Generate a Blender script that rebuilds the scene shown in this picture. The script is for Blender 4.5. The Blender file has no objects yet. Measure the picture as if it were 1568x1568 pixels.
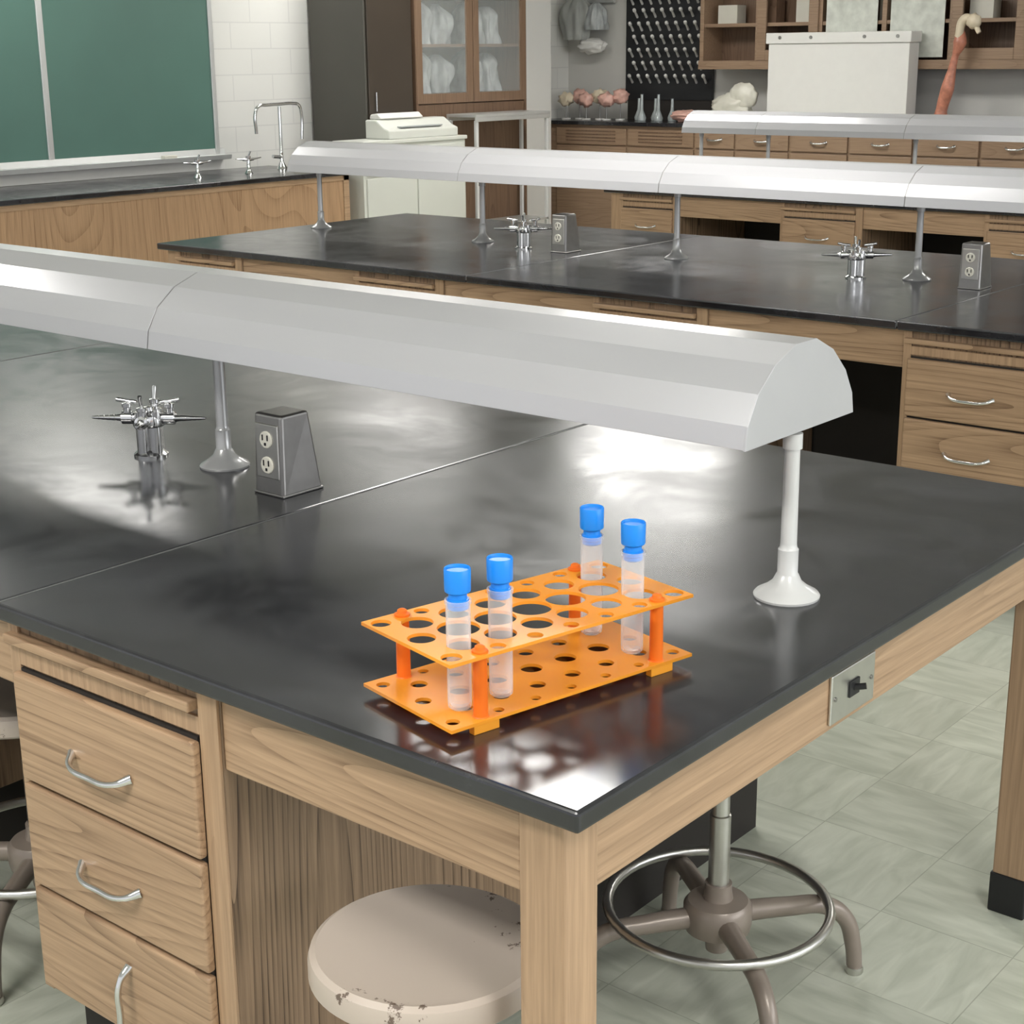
import bpy, bmesh, math, random
from mathutils import Vector, Matrix, noise
random.seed(7)
FZ=-0.09      # floor level
TZ=0.86       # bench top level
sc=bpy.context.scene
COL=sc.collection

# ------------------------------------------------------------ materials
def new_mat(name):
    m=bpy.data.materials.new(name); m.use_nodes=True
    nt=m.node_tree; b=nt.nodes["Principled BSDF"]
    return m,nt,b
def simple(name,col,rough=.5,metal=0,noise=.06,nscale=14,alpha=1,coat=0,bump=0,spec=.5):
    m,nt,b=new_mat(name)
    N=nt.nodes;L=nt.links
    tc=N.new("ShaderNodeTexCoord");n=N.new("ShaderNodeTexNoise");n.inputs["Scale"].default_value=nscale;n.inputs["Detail"].default_value=4
    L.new(tc.outputs["Object"],n.inputs["Vector"])
    mx=N.new("ShaderNodeMix");mx.data_type='RGBA'
    mx.inputs[6].default_value=tuple(c*(1-noise) for c in col)+(1,)
    mx.inputs[7].default_value=tuple(min(1,c*(1+noise)) for c in col)+(1,)
    L.new(n.outputs["Fac"],mx.inputs[0]);L.new(mx.outputs[2],b.inputs["Base Color"])
    b.inputs["Roughness"].default_value=rough;b.inputs["Metallic"].default_value=metal
    b.inputs["Specular IOR Level"].default_value=spec
    if coat:b.inputs["Coat Weight"].default_value=coat
    if alpha<1:b.inputs["Alpha"].default_value=alpha
    if bump:
        bp=N.new("ShaderNodeBump");bp.inputs["Strength"].default_value=bump;bp.inputs["Distance"].default_value=.01
        L.new(n.outputs["Fac"],bp.inputs["Height"]);L.new(bp.outputs[0],b.inputs["Normal"])
    return m
def wood(name,axis,c_light,c_dark,fig=.45,rough=.42,rings=11,al=.38,ac=4.5,streak=.55):
    m,nt,b=new_mat(name);N=nt.nodes;L=nt.links
    tc=N.new("ShaderNodeTexCoord")
    def mapped(al,ac):
        mp=N.new("ShaderNodeMapping");s=[ac,ac,ac];s[axis]=al
        mp.inputs["Scale"].default_value=s;L.new(tc.outputs["Object"],mp.inputs["Vector"]);return mp
    def nz(v,det):
        n=N.new("ShaderNodeTexNoise");n.inputs["Scale"].default_value=1;n.inputs["Detail"].default_value=det;L.new(v.outputs[0],n.inputs["Vector"]);return n.outputs["Fac"]
    def M(op,a,bv):
        q=N.new("ShaderNodeMath");q.operation=op
        for i,v in enumerate((a,bv)):
            if isinstance(v,(int,float)):q.inputs[i].default_value=v
            else:L.new(v,q.inputs[i])
        return q.outputs[0]
    n1=nz(mapped(2.5,110),4); n2=nz(mapped(14,420),2); n3=nz(mapped(al,ac),0.3); n4=nz(mapped(.8,4),2)
    fr=M('FRACT',M('MULTIPLY',n3,rings*2),0)
    line=M('POWER',fr,4)
    line=M('MULTIPLY',line,M('ADD',M('MULTIPLY',n1,1.5),-.1))
    f=M('ADD',M('MULTIPLY',n1,streak),M('MULTIPLY',n2,.25))
    f=M('ADD',f,M('MULTIPLY',line,fig));f=M('ADD',f,M('MULTIPLY',n4,.2))
    cr=N.new("ShaderNodeValToRGB");cr.color_ramp.elements[0].position=.34;cr.color_ramp.elements[0].color=(*c_light,1)
    cr.color_ramp.elements[1].position=1.0;cr.color_ramp.elements[1].color=(*c_dark,1)
    L.new(f,cr.inputs[0]);L.new(cr.outputs[0],b.inputs["Base Color"])
    b.inputs["Roughness"].default_value=rough
    bp=N.new("ShaderNodeBump");bp.inputs["Strength"].default_value=.06;bp.inputs["Distance"].default_value=.001
    L.new(n2,bp.inputs["Height"]);L.new(bp.outputs[0],b.inputs["Normal"])
    return m
CL=(.50,.335,.205);CD=(.16,.09,.048)
W_X=wood("oak_grain_x",0,CL,CD,.42,rings=13)
W_Y=wood("oak_grain_y",1,CL,CD,.18)
W_Z=wood("oak_grain_z",2,CL,CD,.12)
W_P=wood("oak_panel",2,(.37,.25,.155),(.07,.04,.022),.6,rings=13,al=.36,ac=3.6)
W_PL=wood("oak_plywood",2,(.50,.32,.185),(.2,.105,.052),.32,al=.5,ac=1.8)
W_DK=wood("brown_wood",2,(.20,.125,.08),(.08,.045,.028),.4)
W_CAB=wood("far_cabinet_oak",0,(.34,.23,.15),(.16,.095,.055),.25)
DARK=simple("dark_recess",(.022,.018,.015),.7)  # near-black; also carries painted shade for gaps and knee spaces
CHROME=simple("chrome",(.72,.72,.72),.14,1,.03)
DULL=simple("dull_metal",(.34,.33,.32),.34,1,.14,30)
STEEL=simple("brushed_steel",(.60,.59,.56),.32,1,.08,40)
WPAINT=simple("white_enamel",(.62,.62,.61),.3,0,.04,8,coat=.3)
POSTP=simple("grey_enamel",(.44,.44,.44),.25,.3,.05,8,coat=.4)
WHITE=simple("white_plastic",(.72,.71,.68),.4,0,.03)
CREAM=simple("cream_plastic",(.64,.62,.54),.4,0,.04)
BLACK=simple("black_rubber",(.01,.01,.011),.5)

def hood_mat():
    m,nt,b=new_mat("hood_enamel");N=nt.nodes;L=nt.links
    tc=N.new("ShaderNodeTexCoord");mp=N.new("ShaderNodeMapping");mp.inputs["Scale"].default_value=(1.2,6,6)
    n=N.new("ShaderNodeTexNoise");n.inputs["Scale"].default_value=1.4;n.inputs["Detail"].default_value=3
    L.new(tc.outputs["Object"],mp.inputs[0]);L.new(mp.outputs[0],n.inputs[0])
    cr=N.new("ShaderNodeValToRGB");cr.color_ramp.elements[0].color=(.49,.49,.51,1);cr.color_ramp.elements[1].color=(.55,.55,.57,1)
    L.new(n.outputs[0],cr.inputs[0]);L.new(cr.outputs[0],b.inputs["Base Color"])
    b.inputs["Roughness"].default_value=.3;b.inputs["Metallic"].default_value=.2
    b.inputs["Coat Weight"].default_value=.6;b.inputs["Coat Roughness"].default_value=.14
    return m
HOOD=hood_mat()

def slab_mat():
    m,nt,b=new_mat("black_epoxy_top");N=nt.nodes;L=nt.links
    tc=N.new("ShaderNodeTexCoord")
    n=N.new("ShaderNodeTexNoise");n.inputs["Scale"].default_value=3.0;n.inputs["Detail"].default_value=9;n.inputs["Roughness"].default_value=.68;n.inputs["Distortion"].default_value=.8
    L.new(tc.outputs["Object"],n.inputs[0])
    cr=N.new("ShaderNodeValToRGB");cr.color_ramp.elements[0].position=.35;cr.color_ramp.elements[0].color=(.010,.010,.012,1)
    cr.color_ramp.elements[1].position=.72;cr.color_ramp.elements[1].color=(.034,.035,.041,1)
    L.new(n.outputs[0],cr.inputs[0]);L.new(cr.outputs[0],b.inputs["Base Color"])
    mr=N.new("ShaderNodeMapRange");mr.inputs["From Min"].default_value=.32;mr.inputs["From Max"].default_value=.68;mr.inputs["To Min"].default_value=.14;mr.inputs["To Max"].default_value=.27
    L.new(n.outputs[0],mr.inputs[0]);L.new(mr.outputs[0],b.inputs["Roughness"])
    b.inputs["Specular IOR Level"].default_value=.75
    return m
SLAB=slab_mat()
SEAM=simple("seam_grout",(.16,.16,.16),.5)

def floor_mat():
    m,nt,b=new_mat("vinyl_tile_floor");N=nt.nodes;L=nt.links
    tc=N.new("ShaderNodeTexCoord")
    br=N.new("ShaderNodeTexBrick");br.offset=0;br.squash=1
    br.inputs["Scale"].default_value=1;br.inputs["Brick Width"].default_value=.305;br.inputs["Row Height"].default_value=.305
    br.inputs["Mortar Size"].default_value=.0013;br.inputs["Color1"].default_value=(.95,.95,.95,1);br.inputs["Color2"].default_value=(1.05,1.05,1.05,1);br.inputs["Mortar"].default_value=(.68,.68,.66,1)
    L.new(tc.outputs["Object"],br.inputs[0])
    def streak(sx,sy):
        mp=N.new("ShaderNodeMapping");mp.inputs["Scale"].default_value=(sx,sy,1);n=N.new("ShaderNodeTexNoise");n.inputs["Scale"].default_value=1;n.inputs["Detail"].default_value=6;n.inputs["Distortion"].default_value=.8
        L.new(tc.outputs["Object"],mp.inputs[0]);L.new(mp.outputs[0],n.inputs[0]);return n
    a=streak(5,22);c=streak(22,5)
    ch=N.new("ShaderNodeTexChecker");ch.inputs["Scale"].default_value=1/.305
    mp=N.new("ShaderNodeMapping");mp.inputs["Location"].default_value=(0,0,.1);L.new(tc.outputs["Object"],mp.inputs[0]);L.new(mp.outputs[0],ch.inputs[0])
    mx=N.new("ShaderNodeMix");L.new(ch.outputs["Fac"],mx.inputs[0]);L.new(a.outputs[0],mx.inputs[2]);L.new(c.outputs[0],mx.inputs[3])
    cr=N.new("ShaderNodeValToRGB");cr.color_ramp.elements[0].position=.3;cr.color_ramp.elements[0].color=(.41,.435,.355,1)
    cr.color_ramp.elements[1].position=.7;cr.color_ramp.elements[1].color=(.58,.60,.51,1)
    L.new(mx.outputs[0],cr.inputs[0])
    mu=N.new("ShaderNodeMix");mu.data_type='RGBA';mu.blend_type='MULTIPLY';mu.inputs[0].default_value=1
    L.new(cr.outputs[0],mu.inputs[6]);L.new(br.outputs[0],mu.inputs[7]);L.new(mu.outputs[2],b.inputs["Base Color"])
    b.inputs["Roughness"].default_value=.28
    return m
def tilewall_mat():
    m,nt,b=new_mat("painted_block_wall");N=nt.nodes;L=nt.links
    tc=N.new("ShaderNodeTexCoord")
    sx=N.new("ShaderNodeSeparateXYZ");cx=N.new("ShaderNodeCombineXYZ");L.new(tc.outputs["Object"],sx.inputs[0])
    ad=N.new("ShaderNodeMath");L.new(sx.outputs[0],ad.inputs[0]);L.new(sx.outputs[1],ad.inputs[1]);L.new(ad.outputs[0],cx.inputs[0]);L.new(sx.outputs[2],cx.inputs[1])
    br=N.new("ShaderNodeTexBrick");br.inputs["Scale"].default_value=1;br.inputs["Brick Width"].default_value=.42;br.inputs["Row Height"].default_value=.2
    br.inputs["Mortar Size"].default_value=.005;br.inputs["Color1"].default_value=(.72,.715,.68,1);br.inputs["Color2"].default_value=(.735,.73,.695,1);br.inputs["Mortar"].default_value=(.64,.635,.61,1)
    L.new(cx.outputs[0],br.inputs[0]);L.new(br.outputs[0],b.inputs["Base Color"]);b.inputs["Roughness"].default_value=.5
    return m
FLOOR=floor_mat();BLOCK=tilewall_mat()

def seat_mat():
    m,nt,b=new_mat("chipped_beige_paint");N=nt.nodes;L=nt.links
    tc=N.new("ShaderNodeTexCoord")
    n=N.new("ShaderNodeTexNoise");n.inputs["Scale"].default_value=34;n.inputs["Detail"].default_value=9;n.inputs["Roughness"].default_value=.72;L.new(tc.outputs["Object"],n.inputs[0])
    n2=N.new("ShaderNodeTexNoise");n2.inputs["Scale"].default_value=6;L.new(tc.outputs["Object"],n2.inputs[0])
    mu=N.new("ShaderNodeMath");mu.operation='MULTIPLY';L.new(n.outputs[0],mu.inputs[0]);L.new(n2.outputs[0],mu.inputs[1])
    cr=N.new("ShaderNodeValToRGB");cr.color_ramp.elements[0].position=.352;cr.color_ramp.elements[0].color=(.51,.435,.37,1)
    cr.color_ramp.elements[1].position=.362;cr.color_ramp.elements[1].color=(.14,.10,.075,1)
    L.new(mu.outputs[0],cr.inputs[0]);L.new(cr.outputs[0],b.inputs["Base Color"]);b.inputs["Roughness"].default_value=.35
    return m
SEAT=seat_mat()
STOOLM=simple("taupe_metal_paint",(.27,.225,.19),.32,.2,.12,20)

# ------------------------------------------------------------ geometry helpers
def group(name,loc=(0,0,0)):
    e=bpy.data.objects.new(name,None);COL.objects.link(e);e.location=loc;e.empty_display_size=.1;return e
def put(par,name,me,mat,bevel=0,smooth=False,seg=2):
    ob=bpy.data.objects.new(name,me);COL.objects.link(ob)
    if mat:me.materials.append(mat)
    if par is not None:
        ob.parent=par;ob.matrix_parent_inverse=Matrix.Translation(-Vector(par.location))
    if smooth:
        for p in me.polygons:p.use_smooth=True
    if bevel:
        b=ob.modifiers.new("bev",'BEVEL');b.width=bevel;b.segments=seg;b.limit_method='ANGLE'
    return ob
def boxmesh(name,boxes):
    me=bpy.data.meshes.new(name);V=[];F=[]
    for (a,b) in boxes:
        x0,y0,z0=[min(a[i],b[i]) for i in range(3)];x1,y1,z1=[max(a[i],b[i]) for i in range(3)]
        k=len(V);V+=[(x0,y0,z0),(x1,y0,z0),(x1,y1,z0),(x0,y1,z0),(x0,y0,z1),(x1,y0,z1),(x1,y1,z1),(x0,y1,z1)]
        F+=[(k,k+3,k+2,k+1),(k+4,k+5,k+6,k+7),(k,k+1,k+5,k+4),(k+1,k+2,k+6,k+5),(k+2,k+3,k+7,k+6),(k+3,k,k+4,k+7)]
    me.from_pydata(V,[],F);return me
def box(par,name,a,b,mat,bevel=0,seg=2): return put(par,name,boxmesh(name,[(a,b)]),mat,bevel,seg=seg)
def boxes(par,name,L,mat,bevel=0): return put(par,name,boxmesh(name,L),mat,bevel)
def lathe_data(prof,c,axis=(0,0,1),seg=28):
    z=Vector(axis).normalized();x=z.orthogonal().normalized();y=z.cross(x);c=Vector(c);V=[];F=[]
    n=len(prof)
    for r,h in prof:
        for i in range(seg):
            t=2*math.pi*i/seg;V.append(c+z*h+(x*math.cos(t)+y*math.sin(t))*max(r,1e-5))
    for j in range(n-1):
        for i in range(seg):
            F.append((j*seg+i,j*seg+(i+1)%seg,(j+1)*seg+(i+1)%seg,(j+1)*seg+i))
    return V,F
def lathe(par,name,prof,c,mat,axis=(0,0,1),seg=28,smooth=True):
    V,F=lathe_data(prof,c,axis,seg);me=bpy.data.meshes.new(name);me.from_pydata(V,[],F)
    ob=put(par,name,me,mat)
    if smooth:
        for p in me.polygons:p.use_smooth=True
        me.set_sharp_from_angle(angle=math.radians(38))
    return ob
def cylp(r,h,bv=.0): return [(0,0),(r,0),(r,h),(0,h)]
def rod(par,name,p1,p2,r,mat,r2=None,seg=20):
    p1=Vector(p1);p2=Vector(p2);d=p2-p1;h=d.length;r2=r if r2 is None else r2
    return lathe(par,name,[(0,0),(r,0),(r2,h),(0,h)],p1,mat,d,seg)
def many(par,name,items,mat):
    V=[];F=[]
    for prof,c,axis,seg in items:
        v,f=lathe_data(prof,c,axis,seg);k=len(V);V+=v;F+=[tuple(i+k for i in q) for q in f]
    me=bpy.data.meshes.new(name);me.from_pydata(V,[],F);ob=put(par,name,me,mat,smooth=True);me.set_sharp_from_angle(angle=math.radians(38));return ob
def sweep(par,name,pts,r,mat,closed=False,res=10,radii=None,kind='BEZIER'):
    cu=bpy.data.curves.new(name,'CURVE');cu.dimensions='3D';cu.bevel_depth=r;cu.bevel_resolution=5;cu.use_fill_caps=True
    if kind=='BEZIER':
        s=cu.splines.new('BEZIER');s.bezier_points.add(len(pts)-1)
        for i,p in enumerate(pts):
            bp=s.bezier_points[i];bp.co=p;bp.handle_left_type=bp.handle_right_type='AUTO'
            if radii:bp.radius=radii[i]
        s.resolution_u=res
    else:
        s=cu.splines.new('POLY');s.points.add(len(pts)-1)
        for i,p in enumerate(pts):
            s.points[i].co=(*p,1)
            if radii:s.points[i].radius=radii[i]
    s.use_cyclic_u=closed
    t=bpy.data.objects.new("tmp",cu);COL.objects.link(t)
    dg=bpy.context.evaluated_depsgraph_get();me=bpy.data.meshes.new_from_object(t.evaluated_get(dg));me.name=name
    bpy.data.objects.remove(t);me.materials.clear()
    return put(par,name,me,mat,smooth=True)
def prism(par,name,prof,x0,x1,mat,axis='x',bevel=0):
    V=[];n=len(prof)
    for e in (x0,x1):
        for u,z in prof:V.append((e,u,z) if axis=='x' else (u,e,z))
    F=[(i,(i+1)%n,n+(i+1)%n,n+i) for i in range(n)]+[tuple(range(n))[::-1],tuple(range(n,2*n))]
    me=bpy.data.meshes.new(name);me.from_pydata(V,[],F)
    bm=bmesh.new();bm.from_mesh(me);bmesh.ops.recalc_face_normals(bm,faces=bm.faces);bm.to_mesh(me);bm.free()
    return put(par,name,me,mat,bevel)

# ------------------------------------------------------------ room
XL=-8.9;YB=11.6;CEIL=3.2
box(None,"floor",(XL-.1,-6,FZ-.1),(7,YB+.1,FZ),FLOOR)
box(None,"wall_left",(XL-.1,-6,FZ),(XL,YB+.1,CEIL),BLOCK)
box(None,"wall_back",(XL,YB,FZ),(7,YB+.1,CEIL),simple("painted_plaster",(.58,.57,.54),.6,0,.03,3))
box(None,"ceiling",(XL-.1,-6,CEIL),(7,YB+.1,CEIL+.1),simple("ceiling_tile",(.74,.74,.73),.8,0,.04,20))
box(None,"baseboard_left",(XL,-6,FZ),(XL+.015,.75,FZ+.1),BLACK)
box(None,"trim_column",(XL,10.2,FZ),(XL+.45,10.75,CEIL),simple("white_column_paint",(.76,.75,.72),.5,0,.02,3),.01)
def emat(name,s):
    em,nt,b=new_mat(name);b.inputs["Emission Color"].default_value=(1,.98,.94,1);b.inputs["Emission Strength"].default_value=s;b.inputs["Base Color"].default_value=(.9,.9,.9,1);return em
EM1=emat("fluorescent_diffuser",27);EM2=emat("fluorescent_diffuser_dim",11)
def troffer(x,y,em,lx=1.35,ly=.75):
    g=group("ceiling_light_fixture",(x,y,CEIL))
    box(g,"diffuser",(x-lx/2,y-ly/2,CEIL-.035),(x+lx/2,y+ly/2,CEIL-.015),em)
    t=.03
    boxes(g,"frame",[((x-lx/2-t,y-ly/2-t,CEIL-.045),(x+lx/2+t,y-ly/2,CEIL)),((x-lx/2-t,y+ly/2,CEIL-.045),(x+lx/2+t,y+ly/2+t,CEIL)),
      ((x-lx/2-t,y-ly/2,CEIL-.045),(x-lx/2,y+ly/2,CEIL)),((x+lx/2,y-ly/2,CEIL-.045),(x+lx/2+t,y+ly/2,CEIL))],WHITE)
for x,y,e in ((-2.95,3.75,EM1),(-5.8,8.6,EM1),(-8.0,8.1,EM2),(-8.0,4.9,EM2),(-1.0,-1.9,EM1),(-.6,8.6,EM1),(-5.8,.6,EM1),(2.2,-.6,EM1)): troffer(x,y,e)

# ------------------------------------------------------------ lab benches
def handle(par,x,y,z,L=.16,vertical=False,dirn=-1,out=.028,r=.0055):
    if vertical:
        pts=[(x,y,z+L/2),(x,y+dirn*out*.8,z+L/2-.018),(x,y+dirn*out,z),(x,y+dirn*out*.8,z-L/2+.018),(x,y,z-L/2)]
    else:
        pts=[(x-L/2,y,z+.004),(x-L/2+.02,y+dirn*out*.8,z-.004),(x,y+dirn*out,z-.008),(x+L/2-.02,y+dirn*out*.8,z-.004),(x+L/2,y,z+.004)]
    h=sweep(par,"drawer_handle",pts,r,CHROME,radii=[1.7,1,1.1,1,1.7])
    return h
def cabinet_unit(par,x0,x1,yf,yb,dirn,broken=False,board=True):
    zb=.10
    box(par,"cabinet_carcass",(x0,yf,zb),(x1,yb,TZ-.032),W_P,.003)
    box(par,"toe_kick",(x0+.02,yf-dirn*.06,FZ),(x1-.02,yb+dirn*.02,zb),DARK)
    f=.006
    boxes(par,"face_frame",[((x0,yf,zb),(x0+.028,yf+dirn*f,TZ-.033)),((x1-.045,yf,zb),(x1,yf+dirn*f,TZ-.033)),((x0+.028,yf,.745),(x1-.045,yf+dirn*f,.775))],W_Z,.001)
    zs=[(.533,.735),(.327,.525),(.118,.319)]
    for i,(a,b_) in enumerate(zs):
        box(par,"drawer_front_%d"%(i+1),(x0+.022,yf+dirn*.004,a),(x1-.045,yf+dirn*.022,b_),W_X,.006,3)
        xm=(x0+x1)/2-.015
        if i<2 or not broken: handle(par,xm,yf+dirn*.020,(a+b_)/2-.012,dirn=dirn)
        else: handle(par,xm+.03,yf+dirn*.020,(a+b_)/2-.04,vertical=True,dirn=dirn)
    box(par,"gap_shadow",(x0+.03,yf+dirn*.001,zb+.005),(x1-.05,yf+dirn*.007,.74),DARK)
    if board:
        box(par,"pull_out_board",(x0+.005,yf-dirn*.3,.785),(x1-.05,yf+dirn*.022,.803),W_X,.003)
def bench(name,x0,x1,y0,y1,seams,cabs):
    g=group(name,((x0+x1)/2,(y0+y1)/2,FZ))
    xs=[x1]+seams+[x0]
    for i in range(len(xs)-1):
        a,b_=xs[i],xs[i+1]
        box(g,"epoxy_top_%d"%(i+1),(b_+(.0012 if i<len(xs)-2 else 0),y0,TZ-.031),(a-(.0012 if i>0 else 0),y1,TZ),SLAB,.006,3)
    for s in seams: box(g,"seam",(s-.0014,y0+.003,TZ-.02),(s+.0014,y1-.003,TZ-.0006),SEAM)
    ox,oy=.045,.03;zt=TZ-.032;za=.695
    X0,X1,Y0,Y1=x0+ox,x1-ox,y0+oy,y1-oy
    L=.075
    for k,(lx,ly) in enumerate(((X1-L,Y0),(X1-L,Y1-L),(X0,Y0),(X0,Y1-L))):
        box(g,"leg_%d"%(k+1),(lx,ly,FZ+.09),(lx+L,ly+L,zt),W_Z,.004)
        box(g,"leg_boot_%d"%(k+1),(lx-.004,ly-.004,FZ),(lx+L+.004,ly+L+.004,FZ+.095),BLACK,.004)
    def spans(cl):
        cl=sorted(cl);out=[];p=X0+L
        for a,b_ in cl:
            if a>p+.02:out.append((p,a))
            p=max(p,b_)
        if X1-L>p+.02:out.append((p,X1-L))
        return out
    for (a,b_) in spans(cabs):
        box(g,"apron_front",(a,Y0+.004,za),(b_,Y0+.026,zt),W_X,.003)
        box(g,"apron_rear",(a,Y1-.026,za),(b_,Y1-.004,zt),W_X,.003)
    box(g,"apron_end_right",(X1-.026,Y0+L,za),(X1-.004,Y1-L,zt),W_Y,.003)
    box(g,"apron_end_left",(X0+.004,Y0+L,za),(X0+.026,Y1-L,zt),W_Y,.003)
    ym=(y0+y1)/2
    for i,(a,b_) in enumerate(cabs):
        cabinet_unit(g,a,b_,Y0,ym-.03,-1,broken=True)
        cabinet_unit(g,a,b_,Y1,ym+.03,1)
        box(g,"far_side_shade",(b_,ym+.0,.1),(b_+.006,Y1-.03,za),DARK)  # dark sheet over the cabinet side, its shadow put into the colour
    return g
bench1=bench("laboratory_bench",-5.3,0,0,1.787,[-1.256,-3.2],[(-1.26,-.71),(-2.59,-2.04),(-3.92,-3.37),(-5.15,-4.7)])
bench2=bench("laboratory_bench",-5.34,.05,3.58,5.4,[-1.34,-3.3],[(-5.22,-4.74),(-3.98,-3.45),(-2.65,-2.12),(-1.32,-.77)])
bench3=bench("laboratory_bench",-5.42,.05,7.45,9.25,[-1.4,-3.4],[(-5.3,-4.82),(-4.05,-3.48),(-2.7,-2.15),(-1.35,-.8)])
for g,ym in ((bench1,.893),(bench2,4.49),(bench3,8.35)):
    box(g,"knee_space_divider",(-5.2,ym-.012,FZ+.05),(-1.26 if g is bench1 else -.1,ym+.012,.82),DARK)  # near-black colour paints in the shade of the knee void

g=group("light_switch_plate",(-.045,.807,.75))
box(g,"plate",(-.0485,.732,.707),(-.043,.882,.793),STEEL,.002)
box(g,"switch_surround",(-.044,.79,.738),(-.040,.824,.766),BLACK,.001)
rod(g,"toggle",(-.042,.807,.752),(-.024,.815,.756),.0055,BLACK)
many(g,"screws",[(cylp(.004,.002),(-.043,.745,.75),(1,0,0),12),(cylp(.004,.002),(-.043,.869,.75),(1,0,0),12)],DULL)

# ------------------------------------------------------------ hoods
HP=[(-.184,0),(-.178,.038),(-.150,.085),(-.100,.124),(-.035,.148),(.03,.148),(.088,.122),(.135,.080),(.163,.036),(.170,0)]
def hood(name,xs,ym,z0,posts,postmat):
    g=group(name,((xs[0]+xs[-1])/2,ym,TZ))
    for i in range(len(xs)-1):
        a,b_=sorted((xs[i],xs[i+1]))
        outer=[(ym+u,z0+z) for u,z in HP]
        inner=[(ym+u*(1-.05),z0+z*.95) for u,z in HP]
        prism(g,"reflector_segment_%d"%(i+1),outer+inner[::-1],a+.002,b_-.002,HOOD,bevel=.0008)
    inn=[(ym+u*.985,z0+.002+z*.98) for u,z in HP]
    inn2=[(ym+u*.93,z0+.002+z*.93) for u,z in HP]
    for x in xs[1:-1]:
        prism(g,"joint_sleeve",inn+inn2[::-1],x-.012,x+.012,DULL)
    lo,hi=min(xs),max(xs)
    for x,x2 in ((lo,lo+.004),(hi-.004,hi)):
        prism(g,"end_cap",[(ym+u*1.006,z0-.001+z*1.01) for u,z in HP],x,x2,HOOD,bevel=.0006)
    rod(g,"tube_lamp",(lo+.06,ym,z0+.06),(hi-.06,ym,z0+.06),.018,WHITE)
    box(g,"lamp_channel",(lo+.03,ym-.03,z0+.085),(hi-.03,ym+.03,z0+.12),WPAINT)
    for k,x in enumerate(posts):
        pm=postmat[k] if isinstance(postmat,list) else postmat
        prof=[(0,0),(.056,0),(.057,.004),(.054,.008),(.038,.017),(.025,.028),(.0195,.040),(.0175,.043),(.0175,.085),(.0150,.088),(.0140,.095),(.0130,z0-TZ-.035),(.0165,z0-TZ-.034),(.0165,z0-TZ-.008),(.008,z0-TZ-.006),(.008,z0-TZ+.09),(0,z0-TZ+.09)]
        lathe(g,"post_%d"%(k+1),prof,(x,ym,TZ),pm)
        box(g,"bracket_%d"%(k+1),(x-.012,ym-.16,z0+.0),(x+.012,ym+.16,z0+.008),pm)
    return g
hood("bench_lamp_hood",[-.185,-1.671,-3.15,-4.65],.862,1.155,[-.205,-1.66,-3.14,-4.5],[WPAINT,POSTP,POSTP,POSTP])
hood("bench_lamp_hood",[.6,-.56,-1.716,-2.87,-4.03,-5.215],4.55,1.165,[-.56,-1.73,-2.89,-4.03,-5.17],POSTP)
hood("bench_lamp_hood",[0,-1.2,-2.4,-3.6,-4.7,-5.3],8.4,1.195,[-1.2,-2.4,-3.6,-4.7,-5.25],WPAINT)

# ------------------------------------------------------------ gas turrets
def turret(x,y,s=1.0):
    g=group("gas_tap_turret",(x,y,TZ))
    it=[]
    it.append(([(0,0),(.040*s,0),(.040*s,.006),(.032*s,.012),(.028,.014)],(x,y,TZ),(0,0,1),24))
    for dx,dy in ((-.020,0),(.020,0),(0,.020),(0,-.020)):
        it.append((cylp(.0155*s,.10*s),(x+dx*s,y+dy*s,TZ+.008),(0,0,1),18))
    it.append(([(0,0),(.036*s,0),(.038*s,.006),(.034*s,.026),(.014,.034),(.012,.044),(0,.046)],(x,y,TZ+.072*s),(0,0,1),20))
    zc=TZ+.09*s
    for k,(an,long_) in enumerate(((35,1),(125,0),(215,1),(305,0))):
        t=math.radians(an);d=Vector((math.cos(t),math.sin(t),0))
        c=Vector((x,y,zc))
        prof=[(0,.01),(.012,.01),(.012,.036),(.0155,.038),(.0155,.062),(.010,.064)]
        h=.068
        for q in range(5 if long_ else 2):
            prof+=[(.0085-.0008*q,h),(.0068-.0008*q,h+.012)];h+=.0125
        prof+=[(.003,h+.004),(0,h+.004)]
        it.append(([(a*s,b_*s) for a,b_ in prof],c,d,16))
        v=c+d*.05*s
        it.append(([(a*s,b_*s) for a,b_ in [(0,0),(.009,0),(.009,.024),(.012,.026),(.012,.034),(0,.036)]],v,(0,0,1),14))
        top=v+Vector((0,0,.040*s))
        it.append(([(a*s,b_*s) for a,b_ in [(0,-.026),(.005,-.024),(.0055,-.018),(.004,0),(.0055,.018),(.005,.024),(0,.026)]],top,(d.x*.25,d.y*.25,.9) if k%2 else (d.x,d.y,.15),10))
    many(g,"valves_and_nozzles",it,CHROME)
    return g
turret(-1.874,.823)
turret(-1.95,4.45,1.05);turret(-3.69,4.45,1.05)

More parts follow.
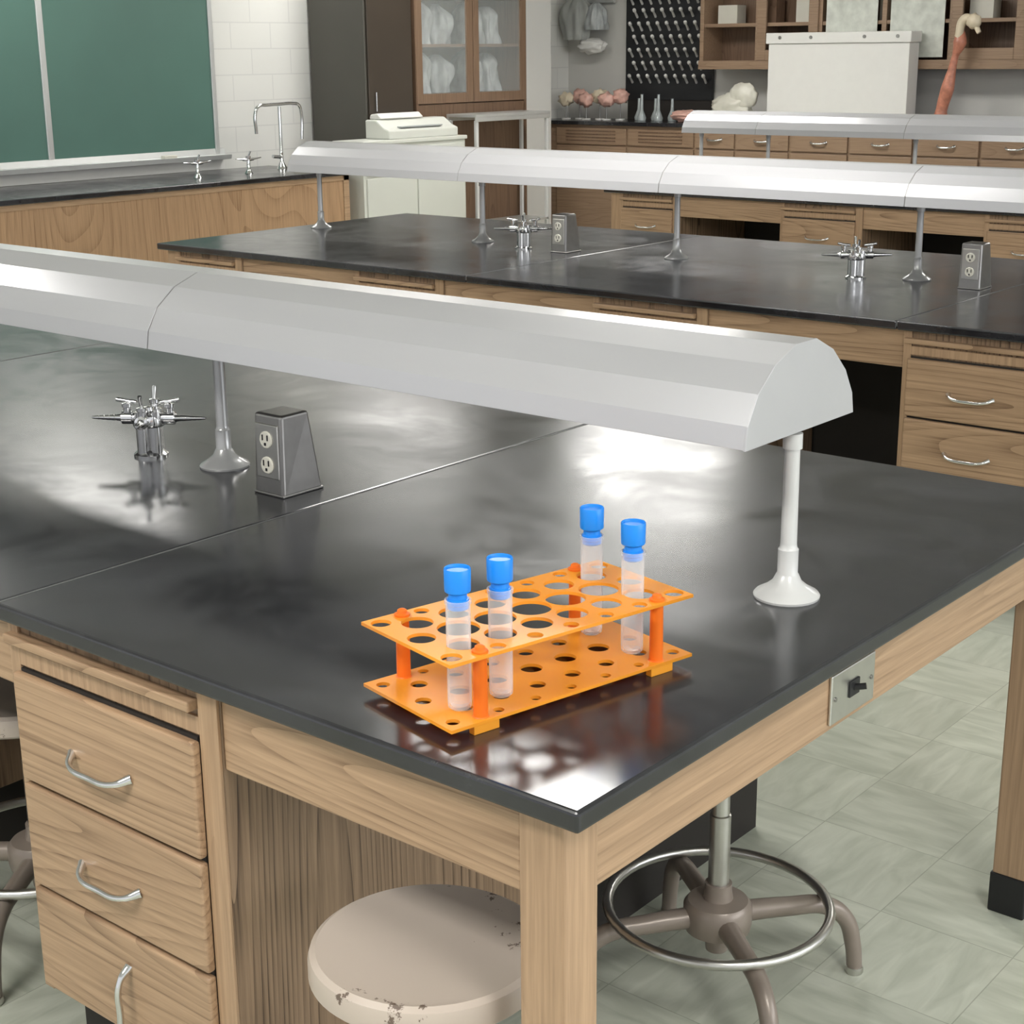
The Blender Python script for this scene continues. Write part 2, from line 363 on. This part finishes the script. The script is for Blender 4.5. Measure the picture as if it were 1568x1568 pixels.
# ------------------------------------------------------------ outlet pedestals
def pedestal(x,y,w=.09,d=.115,h=.176):
    g=group("electrical_outlet_pedestal",(x,y,TZ))
    V=[(x-w/2,y-d/2,TZ),(x+w/2,y-d/2,TZ),(x+w/2,y+d/2,TZ),(x-w/2,y+d/2,TZ),
       (x-w/2+.003,y-d/2+.006,TZ+h),(x+w/2-.003,y-d/2+.006,TZ+h),(x+w/2-.005,y+d/2-.028,TZ+h),(x-w/2+.005,y+d/2-.028,TZ+h)]
    F=[(0,3,2,1),(4,5,6,7),(0,1,5,4),(1,2,6,5),(2,3,7,6),(3,0,4,7)]
    me=bpy.data.meshes.new("housing");me.from_pydata(V,[],F);put(g,"housing",me,DULL,.007,seg=3)
    yf=y-d/2+.001
    box(g,"base_flange",(x-w/2-.001,y-d/2-.001,TZ),(x+w/2+.001,y+d/2+.001,TZ+.006),DULL,.002)
    box(g,"face_plate",(x-.034,yf-.001,TZ+.038),(x+.034,yf+.01,TZ+.155),STEEL,.002)
    it=[]
    for zz in (.067,.122):
        it.append(([(0,0),(.0185,0),(.0185,.004),(.017,.0055),(0,.0055)],(x,yf+.001,TZ+zz),(0,-1,0),24))
    many(g,"receptacles",it,CREAM)
    bs=[]
    for zz in (.067,.122):
        bs+=[((x-.009,yf-.006,TZ+zz-.001),(x-.006,yf-.0035,TZ+zz+.011)),((x+.006,yf-.006,TZ+zz-.001),(x+.009,yf-.0035,TZ+zz+.011)),((x-.0025,yf-.006,TZ+zz-.012),(x+.0025,yf-.0035,TZ+zz-.006))]
    boxes(g,"slots",bs,BLACK)
    return g
pedestal(-1.39,.81);pedestal(-1.45,4.47);pedestal(-3.455,4.47)

# ------------------------------------------------------------ stools
def stool(x,y,zs,ang):
    g=group("lab_stool",(x,y,FZ))
    R=.178
    lathe(g,"seat",[(0,zs-.008),(R-.03,zs-.004),(R-.012,zs),(R-.003,zs-.006),(R,zs-.016),(R,zs-.04),(R-.006,zs-.046),(R-.02,zs-.046),(0,zs-.04)],(x,y,0),SEAT,seg=72)
    lathe(g,"seat_mount",[(0,zs-.075),(.05,zs-.075),(.06,zs-.05),(.1,zs-.042),(0,zs-.042)],(x,y,0),STOOLM)
    z=FZ
    lathe(g,"column",[(0,z+.13),(.021,z+.13),(.021,z+.40),(.018,z+.402),(.018,zs-.07),(0,zs-.07)],(x,y,0),STEEL)
    lathe(g,"hub",[(0,z+.10),(.022,z+.10),(.026,z+.135),(.045,z+.14),(.066,z+.15),(.069,z+.165),(.069,z+.20),(.060,z+.212),(.030,z+.216),(.027,z+.235),(.027,z+.25),(.0,z+.25)],(x,y,0),STOOLM,seg=40)
    for k in range(4):
        t=math.radians(ang+90*k);c,s=math.cos(t),math.sin(t)
        P=lambda r,h:(x+c*r,y+s*r,z+h)
        sweep(g,"leg_%d"%(k+1),[P(.05,.178),P(.15,.175),P(.235,.165),P(.278,.13),P(.298,.07),P(.305,.012)],.019,STOOLM,radii=[1.15,1.05,1,.95,.9,.85])
        lathe(g,"foot_%d"%(k+1),[(0,0),(.017,0),(.019,.004),(.018,.016),(0,.018)],P(.305,0),STEEL)
    pts=[(x+.222*math.cos(2*math.pi*i/48),y+.222*math.sin(2*math.pi*i/48),z+.2) for i in range(48)]
    sweep(g,"foot_ring",pts,.0105,STEEL,closed=True,kind='POLY')
    return g
stool(-.425,1.03,.675,52)
stool(-.352,.10,.50,20)
stool(-1.72,.33,.48,35)

# ------------------------------------------------------------ test-tube rack
def plast(name,col,tr):
    m,nt,b=new_mat(name);N=nt.nodes;L=nt.links
    b.inputs["Base Color"].default_value=(*col,1);b.inputs["Roughness"].default_value=.36
    t=N.new("ShaderNodeBsdfTranslucent");t.inputs[0].default_value=(*col,1)
    n=N.new("ShaderNodeTexNoise");n.inputs["Scale"].default_value=20
    mr=N.new("ShaderNodeMapRange");mr.inputs["To Min"].default_value=tr-.05;mr.inputs["To Max"].default_value=tr+.05;L.new(n.outputs[0],mr.inputs[0])
    mx=N.new("ShaderNodeMixShader");L.new(mr.outputs[0],mx.inputs[0]);L.new(b.outputs[0],mx.inputs[1]);L.new(t.outputs[0],mx.inputs[2])
    L.new(mx.outputs[0],N["Material Output"].inputs[0]);return m
ORANGE=plast("orange_plastic",(1.0,.42,.035),.25)
ORPOST=plast("red_orange_plastic",(1.0,.22,.02),.2)
RC=Vector((-.315,.301));RA=math.radians(77.5)
def R2(l,s):
    e=Vector((math.cos(RA),math.sin(RA)));f=Vector((math.sin(RA),-math.cos(RA)))
    p=RC+e*l+f*s;return (p.x,p.y)
rack=group("test_tube_rack",(RC.x,RC.y,TZ))
def plate(name,z,t,holes,Lh=.226,Wh=.109):
    cu=bpy.data.curves.new(name,'CURVE');cu.dimensions='2D';cu.fill_mode='BOTH';cu.extrude=t/2
    def spl(pts):
        s=cu.splines.new('POLY');s.points.add(len(pts)-1)
        for i,(a,b_) in enumerate(pts):s.points[i].co=(a,b_,0,1)
        s.use_cyclic_u=True
    spl([R2(l,s) for l,s in ((-Lh,-Wh),(Lh,-Wh),(Lh,Wh),(-Lh,Wh))])
    for l,s,rr in holes:
        c=R2(l,s);spl([(c[0]+rr*math.cos(2*math.pi*i/40),c[1]+rr*math.sin(2*math.pi*i/40)) for i in range(40)])
    o=bpy.data.objects.new("tmp",cu);COL.objects.link(o)
    dg=bpy.context.evaluated_depsgraph_get();me=bpy.data.meshes.new_from_object(o.evaluated_get(dg));bpy.data.objects.remove(o);me.materials.clear();me.name=name
    for v in me.vertices:v.co.z+=z
    return put(rack,name,me,ORANGE)
ls=[-.165,-.099,-.033,.033,.099,.165]
top_h=[];bot_h=[]
for l in ls:
    for s in (-.055,.055): top_h.append((l,s,.0235))
    bot_h.append((l,-.055,.0125));bot_h.append((l,.055,.0125))
for l in (-.132,-.066,0,.066,.132):
    top_h.append((l,0,.0310));bot_h.append((l,0,.017))
    for s in (-.092,.092): top_h.append((l,s,.0115));bot_h.append((l,s,.008))
for l in (-.196,.196): top_h.append((l,0,.0205));bot_h.append((l,0,.012))
for l in (-.207,.207):
    for s in (-.086,.086): top_h.append((l,s,.0150));bot_h.append((l,s,.010))
plate("top_plate",TZ+.111,.005,top_h);plate("bottom_plate",TZ+.016,.005,bot_h)
for k,(l,s) in enumerate(((-.165,.094),(-.165,-.094),(.165,.094),(.165,-.094))):
    p=R2(l,s)
    lathe(rack,"pillar_%d"%(k+1),[(0,.002),(.0125,.002),(.0125,.018),(.0105,.02),(.010,.104),(.0115,.108),(.0115,.1165),(.0075,.118),(.007,.122),(.004,.124),(0,.1245)],(p[0],p[1],TZ),ORPOST,seg=20)
    me=bpy.data.meshes.new("foot");V=[];hw,hl=.006,.022
    so=.102 if s>0 else -.102
    for zz in (0,.0145):
        for a,b_ in ((-hl,-hw),(hl,-hw),(hl,hw),(-hl,hw)):
            q=R2(l+a,so+b_);V.append((q[0],q[1],TZ+zz))
    me.from_pydata(V,[],[(0,1,2,3),(4,7,6,5),(0,4,5,1),(1,5,6,2),(2,6,7,3),(3,7,4,0)]);put(rack,"foot_%d"%(k+1),me,ORANGE,.001)

def tube_mat():
    m,nt,b=new_mat("translucent_polypropylene")
    b.inputs["Base Color"].default_value=(.93,.94,.95,1);b.inputs["Roughness"].default_value=.15
    N=nt.nodes;L=nt.links;lw=N.new("ShaderNodeLayerWeight");lw.inputs[0].default_value=.35
    mr=N.new("ShaderNodeMapRange");mr.inputs["To Min"].default_value=.13;mr.inputs["To Max"].default_value=.5
    L.new(lw.outputs["Facing"],mr.inputs[0]);L.new(mr.outputs[0],b.inputs["Alpha"])
    return m
TUBE=tube_mat();BLUE=simple("blue_cap_plastic",(.010,.25,.84),.32,0,.03)
for (l,s) in ((-.172,.055),(-.099,.055),(.163,-.052),(.158,.048)):
    p=R2(l,s);z=TZ+.0195;g=group("test_tube",(p[0],p[1],z))
    H=.161
    lathe(g,"tube_body",[(0,0),(.013,.0005),(.0165,.004),(.0172,.01),(.0175,H-.006),(.0188,H-.005),(.0188,H),(.0162,H),(.016,.012),(.013,.006),(0,.005)],(p[0],p[1],z),TUBE,seg=32)
    prof=[(0,H-.014),(.0125,H-.014),(.0152,H-.012),(.0152,H+.0015),(.0130,H+.002),(.0130,H+.009),(.0160,H+.011),(.0180,H+.0125),(.0184,H+.015),(.0187,H+.044),(.0180,H+.0455),(.0168,H+.045),(.0160,H+.042),(0,H+.042)]
    ob=lathe(g,"cap",prof,(p[0],p[1],z),BLUE,seg=40)

# ------------------------------------------------------------ left side
CT=.88
GREEN=simple("chalkboard_green",(.082,.170,.140),.45,0,.10,2.5)
ALU=simple("aluminium_trim",(.63,.64,.63),.35,.6,.04)
XB=XL+.021
g=group("chalkboard",(XB,4.5,1.0))
box(g,"panel_right",(XB,5.465,1.045),(XB+.02,6.96,2.4),GREEN)
box(g,"panel_left",(XB,1.5,1.045),(XB+.02,5.415,2.4),GREEN)
box(g,"mullion",(XB,5.415,1.045),(XB+.03,5.465,2.4),ALU,.003)
box(g,"edge_right",(XB,6.96,1.0),(XB+.03,7.0,2.44),ALU,.003)
box(g,"edge_top",(XB,1.5,2.4),(XB+.03,7.0,2.44),ALU,.003)
box(g,"lower_rail",(XB,1.5,CT+.001),(XB+.012,7.05,.956),WHITE,.002)
prism(g,"chalk_tray",[(XB,.955),(XB,1.045),(XB+.02,1.045),(XB+.03,1.0),(XB+.10,.985),(XB+.105,1.0),(XB+.112,.998),(XB+.105,.965)],1.5,7.05,ALU,axis='y')
many(g,"chalk_sticks",[(cylp(.006,.07),(XB+.07,4.9,.998),(0,1,0),10),(cylp(.006,.06),(XB+.075,6.1,.998),(0,1,0.0),10)],WHITE)
box(g,"eraser",(XB+.045,6.4,.992),(XB+.095,6.52,1.02),CREAM,.004)

g=group("side_counter",(-8.4,4,FZ))
box(g,"black_top",(XL+.021,.8,CT-.035),(-7.9,7.53,CT),SLAB,.005)
box(g,"plywood_front",(XL+.025,.85,FZ+.1),(-7.93,7.5,CT-.036),W_PL,.002)
box(g,"toe_kick",(XL+.025,.9,FZ),(-8.0,7.45,FZ+.1),DARK)
boxes(g,"rails",[((-7.935,.85,CT-.075),(-7.922,7.5,CT-.036)),((-7.935,7.44,FZ+.1),(-7.922,7.5,CT-.036))],W_Y,.002)

g=group("gooseneck_water_faucet",(-8.5,7.33,CT))
x=-8.5
lathe(g,"base",[(0,0),(.04,0),(.035,.02),(.018,.05),(.014,.06),(.013,.48),(0,.48)],(x,7.33,CT),CHROME)
sweep(g,"spout",[(x,7.08,1.16),(x,7.08,1.32),(x,7.11,1.365),(x,7.2,1.375),(x,7.33,1.378),(x,7.47,1.38),(x,7.54,1.365),(x,7.56,1.32),(x,7.56,1.10)],.013,CHROME)
rod(g,"tap_handle",(x-.05,7.38,CT+.12),(x+.06,7.28,CT+.12),.007,CHROME)
rod(g,"valve",(x,7.33,CT+.09),(x,7.24,CT+.10),.014,CHROME)
def smalltap(x,y):
    g=group("bench_gas_tap",(x,y,CT))
    many(g,"tap",[([(0,0),(.035,0),(.02,.02),(.014,.03),(.014,.11),(.02,.115),(.02,.13),(0,.132)],(x,y,CT),(0,0,1),16),
        ([(0,0),(.011,0),(.011,.05),(.007,.06),(.004,.13),(0,.13)],(x,y,CT+.1),(0,1,.1),12),([(0,0),(.011,0),(.011,.05),(.007,.06),(.004,.13),(0,.13)],(x,y,CT+.1),(0,-1,.1),12),
        ([(0,0),(.005,0),(.007,.05),(0,.05)],(x,y,CT+.12),(.3,.3,1),10)],CHROME)
smalltap(-8.35,6.35);smalltap(-8.35,6.85)

XC=XL+.022
g=group("tall_dark_cabinet",(-8.56,8.33,FZ))
DKG=simple("dark_olive_metal",(.085,.08,.068),.4,0,.1,3)
box(g,"body",(XC,8.05,FZ+.06),(-8.25,8.60,2.7),DKG,.004)
box(g,"plinth",(XC,8.07,FZ),(-8.28,8.59,FZ+.06),DARK)
DKB=simple("dark_brown_door",(.05,.038,.028),.35,0,.15,3)
box(g,"door",(-8.25,8.07,FZ+.08),(-8.23,8.59,2.68),DKB,.003)
rod(g,"door_handle",(-8.215,8.14,1.3),(-8.215,8.14,1.45),.006,CHROME)

g=group("glass_display_cabinet",(-8.56,9.36,FZ))
xa,xb,ya,yb=XC,-8.23,8.63,10.1
box(g,"side_left",(xa,ya,FZ),(xb,ya+.03,2.7),W_DK);box(g,"side_right",(xa,yb-.03,FZ),(xb,yb,2.7),W_DK)
box(g,"back_panel",(xa,ya+.03,FZ),(xa+.02,yb-.03,2.7),W_DK)
box(g,"base",(xa+.02,ya+.03,FZ),(xb-.01,yb-.03,1.33),W_DK);box(g,"top",(xa,ya,2.7),(xb,yb,2.74),W_DK)
for z in (1.80,2.2): box(g,"shelf",(xa+.02,ya+.03,z),(xb-.03,yb-.03,z+.025),W_DK)
ymid=(ya+yb)/2
FR=wood("display_door_frame",2,(.24,.155,.10),(.11,.065,.04),.3)
for k,(a,b_) in enumerate(((ya+.01,ymid-.004),(ymid+.004,yb-.01))):
    boxes(g,"door_frame_%d"%(k+1),[((xb-.02,a,1.34),(xb+.004,a+.075,2.68)),((xb-.02,b_-.075,1.34),(xb+.004,b_,2.68)),((xb-.02,a+.075,1.34),(xb+.004,b_-.075,1.42)),((xb-.02,a+.075,2.6),(xb+.004,b_-.075,2.68))],FR,.002)
gm,nt,b=new_mat("cabinet_glass");b.inputs["Base Color"].default_value=(.9,.95,.93,1);b.inputs["Roughness"].default_value=.03;b.inputs["Alpha"].default_value=.12
box(g,"glass_panes",(xb-.012,ya+.08,1.42),(xb-.009,yb-.08,2.6),gm)
PLW=simple("crumpled_plastic_wrap",(.38,.40,.40),.2,0,.5,9,bump=1.0)
def blob(par,name,c,r,mat,seed=0,amp=.25,sub=4):
    me=bpy.data.meshes.new(name);bm=bmesh.new();bmesh.ops.create_icosphere(bm,subdivisions=sub,radius=1)
    for v in bm.verts:
        n=noise.noise(v.co*2.3+Vector((seed*3.1,seed,0)))*amp+noise.noise(v.co*6+Vector((seed,0,seed)))*amp*.4
        v.co=v.co*(1+n);v.co=Vector((v.co.x*r[0]+c[0],v.co.y*r[1]+c[1],v.co.z*r[2]+c[2]))
    bm.to_mesh(me);bm.free();return put(par,name,me,mat,smooth=True)
def seat_on(ob,z):
    mz=min(v.co.z for v in ob.data.vertices)
    for v in ob.data.vertices:v.co.z+=z-mz
    return ob
def cloth(par,name,x,yc,z0,w,h,d,mat,seed):
    V=[];F=[];nu,nv=40,14
    for j in range(nv+1):
        t=j/nv
        for i in range(nu):
            a=2*math.pi*i/nu
            rr=1+.16*math.sin(a*7+seed+t*3)+.10*math.sin(a*11+seed*2-t*5)
            sh=(1-.72*max(0,(t-.72)/.28)**1.3)*(1-.12*math.sin(t*5+seed))
            V.append((x+d*rr*sh*math.cos(a),yc+w*rr*sh*math.sin(a),z0+h*t))
    for j in range(nv):
        for i in range(nu):F.append((j*nu+i,j*nu+(i+1)%nu,(j+1)*nu+(i+1)%nu,(j+1)*nu+i))
    F.append(tuple(range(nv*nu,nv*nu+nu)))
    me=bpy.data.meshes.new(name);me.from_pydata(V,[],F);return put(par,name,me,mat,smooth=True)
for i,(yy,zz,h) in enumerate(((8.92,1.42,.35),(9.17,1.42,.32),(9.58,1.42,.36),(9.83,1.42,.33),(8.94,1.825,.35),(9.18,1.825,.33),(9.6,1.825,.36),(9.84,1.825,.32))):
    cloth(g,"wrapped_specimen_%d"%(i+1),-8.5,yy,zz,.115,h,.13,PLW,i*1.7)

g=group("white_storage_cabinet",(-8.03,8.2,FZ))
WH2=simple("warm_white_enamel",(.63,.64,.59),.35,0,.03,3)
x0,x1,y0,y1,zt=-8.2,-7.88,7.62,8.84,1.09
box(g,"body",(x0,y0,FZ+.05),(x1,y1,zt-.03),WH2,.004);box(g,"worktop",(x0-.01,y0-.01,zt-.03),(x1+.02,y1+.01,zt),WH2,.006)
box(g,"plinth",(x0,y0+.02,FZ),(x1-.03,y1-.02,FZ+.05),DARK)
for k in range(2):
    a=y0+.03+k*.59
    box(g,"door_%d"%(k+1),(x1-.002,a,FZ+.08),(x1+.014,a+.56,.8),WH2,.004)
    box(g,"drawer_%d"%(k+1),(x1-.002,a,.82),(x1+.014,a+.56,1.03),WH2,.004)
    rod(g,"pull_%d"%(k+1),(x1+.03,a+.2,.93),(x1+.03,a+.36,.93),.006,CHROME)
g=group("bench_top_analyser",(-8.03,8.3,zt))
prism(g,"base_housing",[(-8.17,zt),(-8.17,zt+.15),(-8.05,zt+.15),(-7.96,zt+.09),(-7.90,zt+.07),(-7.90,zt)],7.95,8.78,WH2,axis='y',bevel=.012)
prism(g,"lid",[(-8.17,zt+.152),(-8.16,zt+.19),(-8.08,zt+.2),(-8.03,zt+.16),(-8.05,zt+.152)],8.0,8.5,WHITE,axis='y',bevel=.01)
box(g,"keypad",(-7.955,8.1,zt+.088),(-7.915,8.6,zt+.098),simple("grey_keys",(.4,.42,.42),.5))
g=group("paper_tray",(-8.2,7.3,CT))
boxes(g,"tray",[((-8.3,7.25,CT),(-8.0,7.5,CT+.02)),((-8.29,7.26,CT+.02),(-8.02,7.49,CT+.06))],CREAM,.006)
g=group("metal_side_table",(-8.0,9.5,FZ))
boxes(g,"top",[((-8.2,8.97,1.225),(-7.86,9.98,1.25)),((-8.2,8.97,1.19),(-8.18,9.98,1.225)),((-7.88,8.97,1.19),(-7.86,9.98,1.225))],ALU,.003)
boxes(g,"legs",[((a,b_,FZ),(a+.03,b_+.03,1.2)) for a in(-8.19,-7.9) for b_ in (8.98,9.94)],WPAINT,.004)
box(g,"lower_shelf",(-8.19,8.99,.3),(-7.87,9.96,.32),ALU)

# ------------------------------------------------------------ back wall
BCT=1.115;YW=YB-.022
g=group("back_counter",(-5.5,11.2,FZ))
box(g,"black_top",(XC,10.97,BCT-.035),(-1.2,YW,BCT),SLAB,.004)
box(g,"carcass",(XC+.01,11.02,FZ+.1),(-1.25,YW,BCT-.036),W_CAB)
box(g,"toe_kick",(XC+.01,11.06,FZ),(-1.25,YW,FZ+.1),DARK)
xs=[-8.6,-7.75,-7.0,-6.57,-6.02,-5.45,-4.86,-4.28,-3.7,-3.1,-2.5,-1.9,-1.3]
for i in range(len(xs)-1):
    a,b_=xs[i]+.012,xs[i+1]-.012
    box(g,"drawer_%d"%(i+1),(a,11.0,.90),(b_,11.022,1.05),W_CAB,.004)
    box(g,"door_%d"%(i+1),(a,11.0,FZ+.13),(b_,11.022,.885),W_CAB,.004)
    if i<2:
        boxes(g,"louvre_%d"%(i+1),[((a+.12,10.994,.93+.03*q),(b_-.12,11.001,.94+.03*q)) for q in range(4)],W_DK)
    else: handle(g,(a+b_)/2,11.0,.98,L=.15,r=.008,out=.035)
g=group("drying_rack_pegboard",(-7.66,YW,BCT))
box(g,"board",(-8.16,YW-.03,1.30),(-7.17,YW,2.75),simple("black_board",(.015,.016,.018),.4,0,.1))
box(g,"drip_panel",(-8.14,YW-.02,BCT),(-7.19,YW,1.30),DARK)
it=[]
for r in range(11):
    for c in range(9):
        px=-8.08+c*.105+(r%2)*.05;pz=1.46+r*.12
        if px<-7.2: it.append(([(0,0),(.013,0),(.010,.08),(.016,.09),(.019,.105),(.014,.12),(0,.125)],(px,YW-.03,pz),(0.25,-1,.75),8))
many(g,"pegs",it,WHITE)
g=group("glass_flasks",(-7.7,11.3,BCT))
it=[]
for k in range(5):
    px=-7.86+k*.095
    it.append(([(0,0),(.04,.002),(.045,.03),(.016,.10),(.013,.2+.04*(k%2)),(.018,.205+.04*(k%2)),(.012,.2+.04*(k%2))],(px,11.35-.09*(k%2),BCT),(0,0,1),14))
many(g,"flasks",it,simple("glassware",(.6,.65,.65),.08,.3,.1,alpha=.6))
g=group("hanging_coat_rack",(-8.6,YW,1.9))
box(g,"rail",(-8.87,YW-.04,2.2),(-8.3,YW,2.3),ALU,.004)
GREY=simple("grey_fabric",(.35,.36,.34),.7,0,.3,8,bump=.4)
cloth(g,"hanging_coat",-8.66,YW-.16,1.86,.09,.42,.15,GREY,2.0)
blob(g,"hanging_bag",(-8.48,YW-.15,1.80),(.15,.09,.07),WHITE,5,.3)
cloth(g,"hanging_apron",-8.42,YW-.16,1.95,.08,.25,.1,PLW,4.0)
g=group("upper_cupboard",(-5.5,11.4,1.64))
box(g,"carcass_back",(-7.1,YW-.02,1.62),(-3.2,YW,2.6),W_DK)
cx=[-7.1,-6.52,-5.9,-5.3,-4.7,-4.05,-3.2]
for i,x in enumerate(cx): box(g,"upright_%d"%i,(x-.02,11.24,1.6),(x+.02,YW-.02,2.6),W_CAB)
for z in (1.60,1.95,2.57): box(g,"shelf",(-7.1,11.25,z),(-3.2,YW-.02,z+.03),W_CAB)
box(g,"bottom_rail",(-7.12,11.22,1.585),(-3.18,11.25,1.66),W_CAB,.003)
for i in (1,4,5):
    a,b_=cx[i]+.01,cx[i+1]-.01
    boxes(g,"door_%d"%i,[((a,11.215,1.66),(a+.09,11.24,2.56)),((b_-.09,11.215,1.66),(b_,11.24,2.56)),((a+.09,11.215,1.66),(b_-.09,11.24,1.75)),((a+.09,11.215,2.5),(b_-.09,11.24,2.56))],W_CAB,.003)
PAP=simple("pale_chart_paper",(.60,.62,.56),.6,0,.35,12)
for i in (2,3):
    a=cx[i]+.06;box(g,"glass_door_chart_%d"%i,(a,11.235,1.68),(a+.48,11.24,2.5),PAP)
for i in range(9):
    a=-7.0+i*.4;
    box(g,"stored_box_%d"%i,(a,11.35,1.98),(a+.2,11.5,2.14+.05*(i%3)),W_DK if i%2 else CREAM)
g=group("white_instrument_box",(-5.61,11.15,BCT))
box(g,"body",(-6.27,11.02,BCT),(-4.95,11.2,1.80),WHITE,.006)
box(g,"lid_bar",(-6.29,11.0,1.80),(-4.93,11.2,1.89),WHITE,.008)
many(g,"screws",[(cylp(.015,.006),(xx,11.0,1.85),(0,-1,0),10) for xx in (-6.15,-5.85,-5.35,-5.05)],DULL)
PINK=simple("pink_model_plastic",(.70,.42,.35),.4,0,.3,25)
MUS=simple("muscle_red_plastic",(.50,.20,.13),.35,0,.6,22)
BONE=simple("bone_plastic",(.72,.62,.46),.45,0,.15,15)
g=group("anatomical_model_set",(-8.3,11.3,BCT))
for i in range(6):
    xx=-8.66+i*.122;yy=11.25+.06*(i%2)
    rod(g,"stand_%d"%i,(xx,yy,BCT),(xx,yy,BCT+.15),.006,DULL);lathe(g,"stand_base_%d"%i,[(0,0),(.045,0),(.045,.012),(0,.014)],(xx,yy,BCT),WHITE)
    blob(g,"organ_%d"%i,(xx,yy,BCT+.19+.03*(i%2)),(.08,.06,.065),PINK if i%3 else BONE,i,.45,3)
g=group("torso_model",(-7.2,11.2,BCT));seat_on(blob(g,"torso",(-7.2,11.2,BCT+.05),(.17,.12,.055),PINK,11,.3),BCT)
g=group("covered_microscope",(-6.6,11.2,BCT))
seat_on(blob(g,"dust_cover",(-6.70,11.14,BCT+.14),(.2,.1,.12),CREAM,13,.2),BCT+.021);blob(g,"cover_peak",(-6.58,11.14,BCT+.24),(.14,.08,.12),CREAM,15,.15)
box(g,"tray",(-6.95,11.0,BCT),(-6.32,11.28,BCT+.02),WHITE,.004)
g=group("arm_muscle_model",(-4.55,11.1,BCT));ya_=11.09
lathe(g,"stand",[(0,0),(.085,0),(.085,.015),(.02,.02),(0,.02)],(-4.66,ya_,BCT),WHITE)
sweep(g,"muscle",[(-4.68,ya_,BCT+.01),(-4.67,ya_,BCT+.15),(-4.63,ya_,BCT+.32),(-4.6,ya_,BCT+.48),(-4.58,ya_,BCT+.58),(-4.55,ya_,BCT+.68),(-4.56,ya_,BCT+.80)],.055,MUS,radii=[1.4,.85,1.0,.6,.5,1.0,.5])
sweep(g,"bone",[(-4.56,ya_-.02,BCT+.72),(-4.50,ya_-.03,BCT+.86),(-4.44,ya_-.03,BCT+.84),(-4.38,ya_-.03,BCT+.75)],.03,BONE,radii=[1,1.3,.9,.6])
blob(g,"joint_head",(-4.43,ya_-.03,BCT+.84),(.06,.05,.06),BONE,4,.2,3)

# ------------------------------------------------------------ lights
w=bpy.data.worlds.new("world");sc.world=w;w.use_nodes=True
bg=w.node_tree.nodes["Background"];bg.inputs[0].default_value=(.95,.965,1,1);bg.inputs[1].default_value=.95
def area(name,loc,rot,sx,sy,e,col=(1,1,1)):
    l=bpy.data.lights.new(name,'AREA');l.shape='RECTANGLE';l.size=sx;l.size_y=sy;l.energy=e;l.color=col
    o=bpy.data.objects.new(name,l);COL.objects.link(o);o.location=loc;o.rotation_euler=rot;return o
area("window_daylight",(6.5,3,2.2),(0,math.radians(82),0),1.8,7,190,(.96,.98,1))

# ------------------------------------------------------------ camera
cd=bpy.data.cameras.new("camera");cam=bpy.data.objects.new("camera",cd);COL.objects.link(cam)
right=Vector((.7727,.6349,-.0095));back=Vector((.6115,-.7398,.2806))
back.normalize();right=(right-back*right.dot(back)).normalized();up=back.cross(right)
cam.matrix_world=Matrix(((right.x,up.x,back.x,1.058),(right.y,up.y,back.y,-1.4016),(right.z,up.z,back.z,1.76),(0,0,0,1)))
cd.sensor_width=36;cd.lens=36*2413/1568;cd.clip_start=.05;cd.clip_end=100
sc.camera=cam
try:
    sc.view_settings.view_transform='Standard'
except Exception as e: print(e)
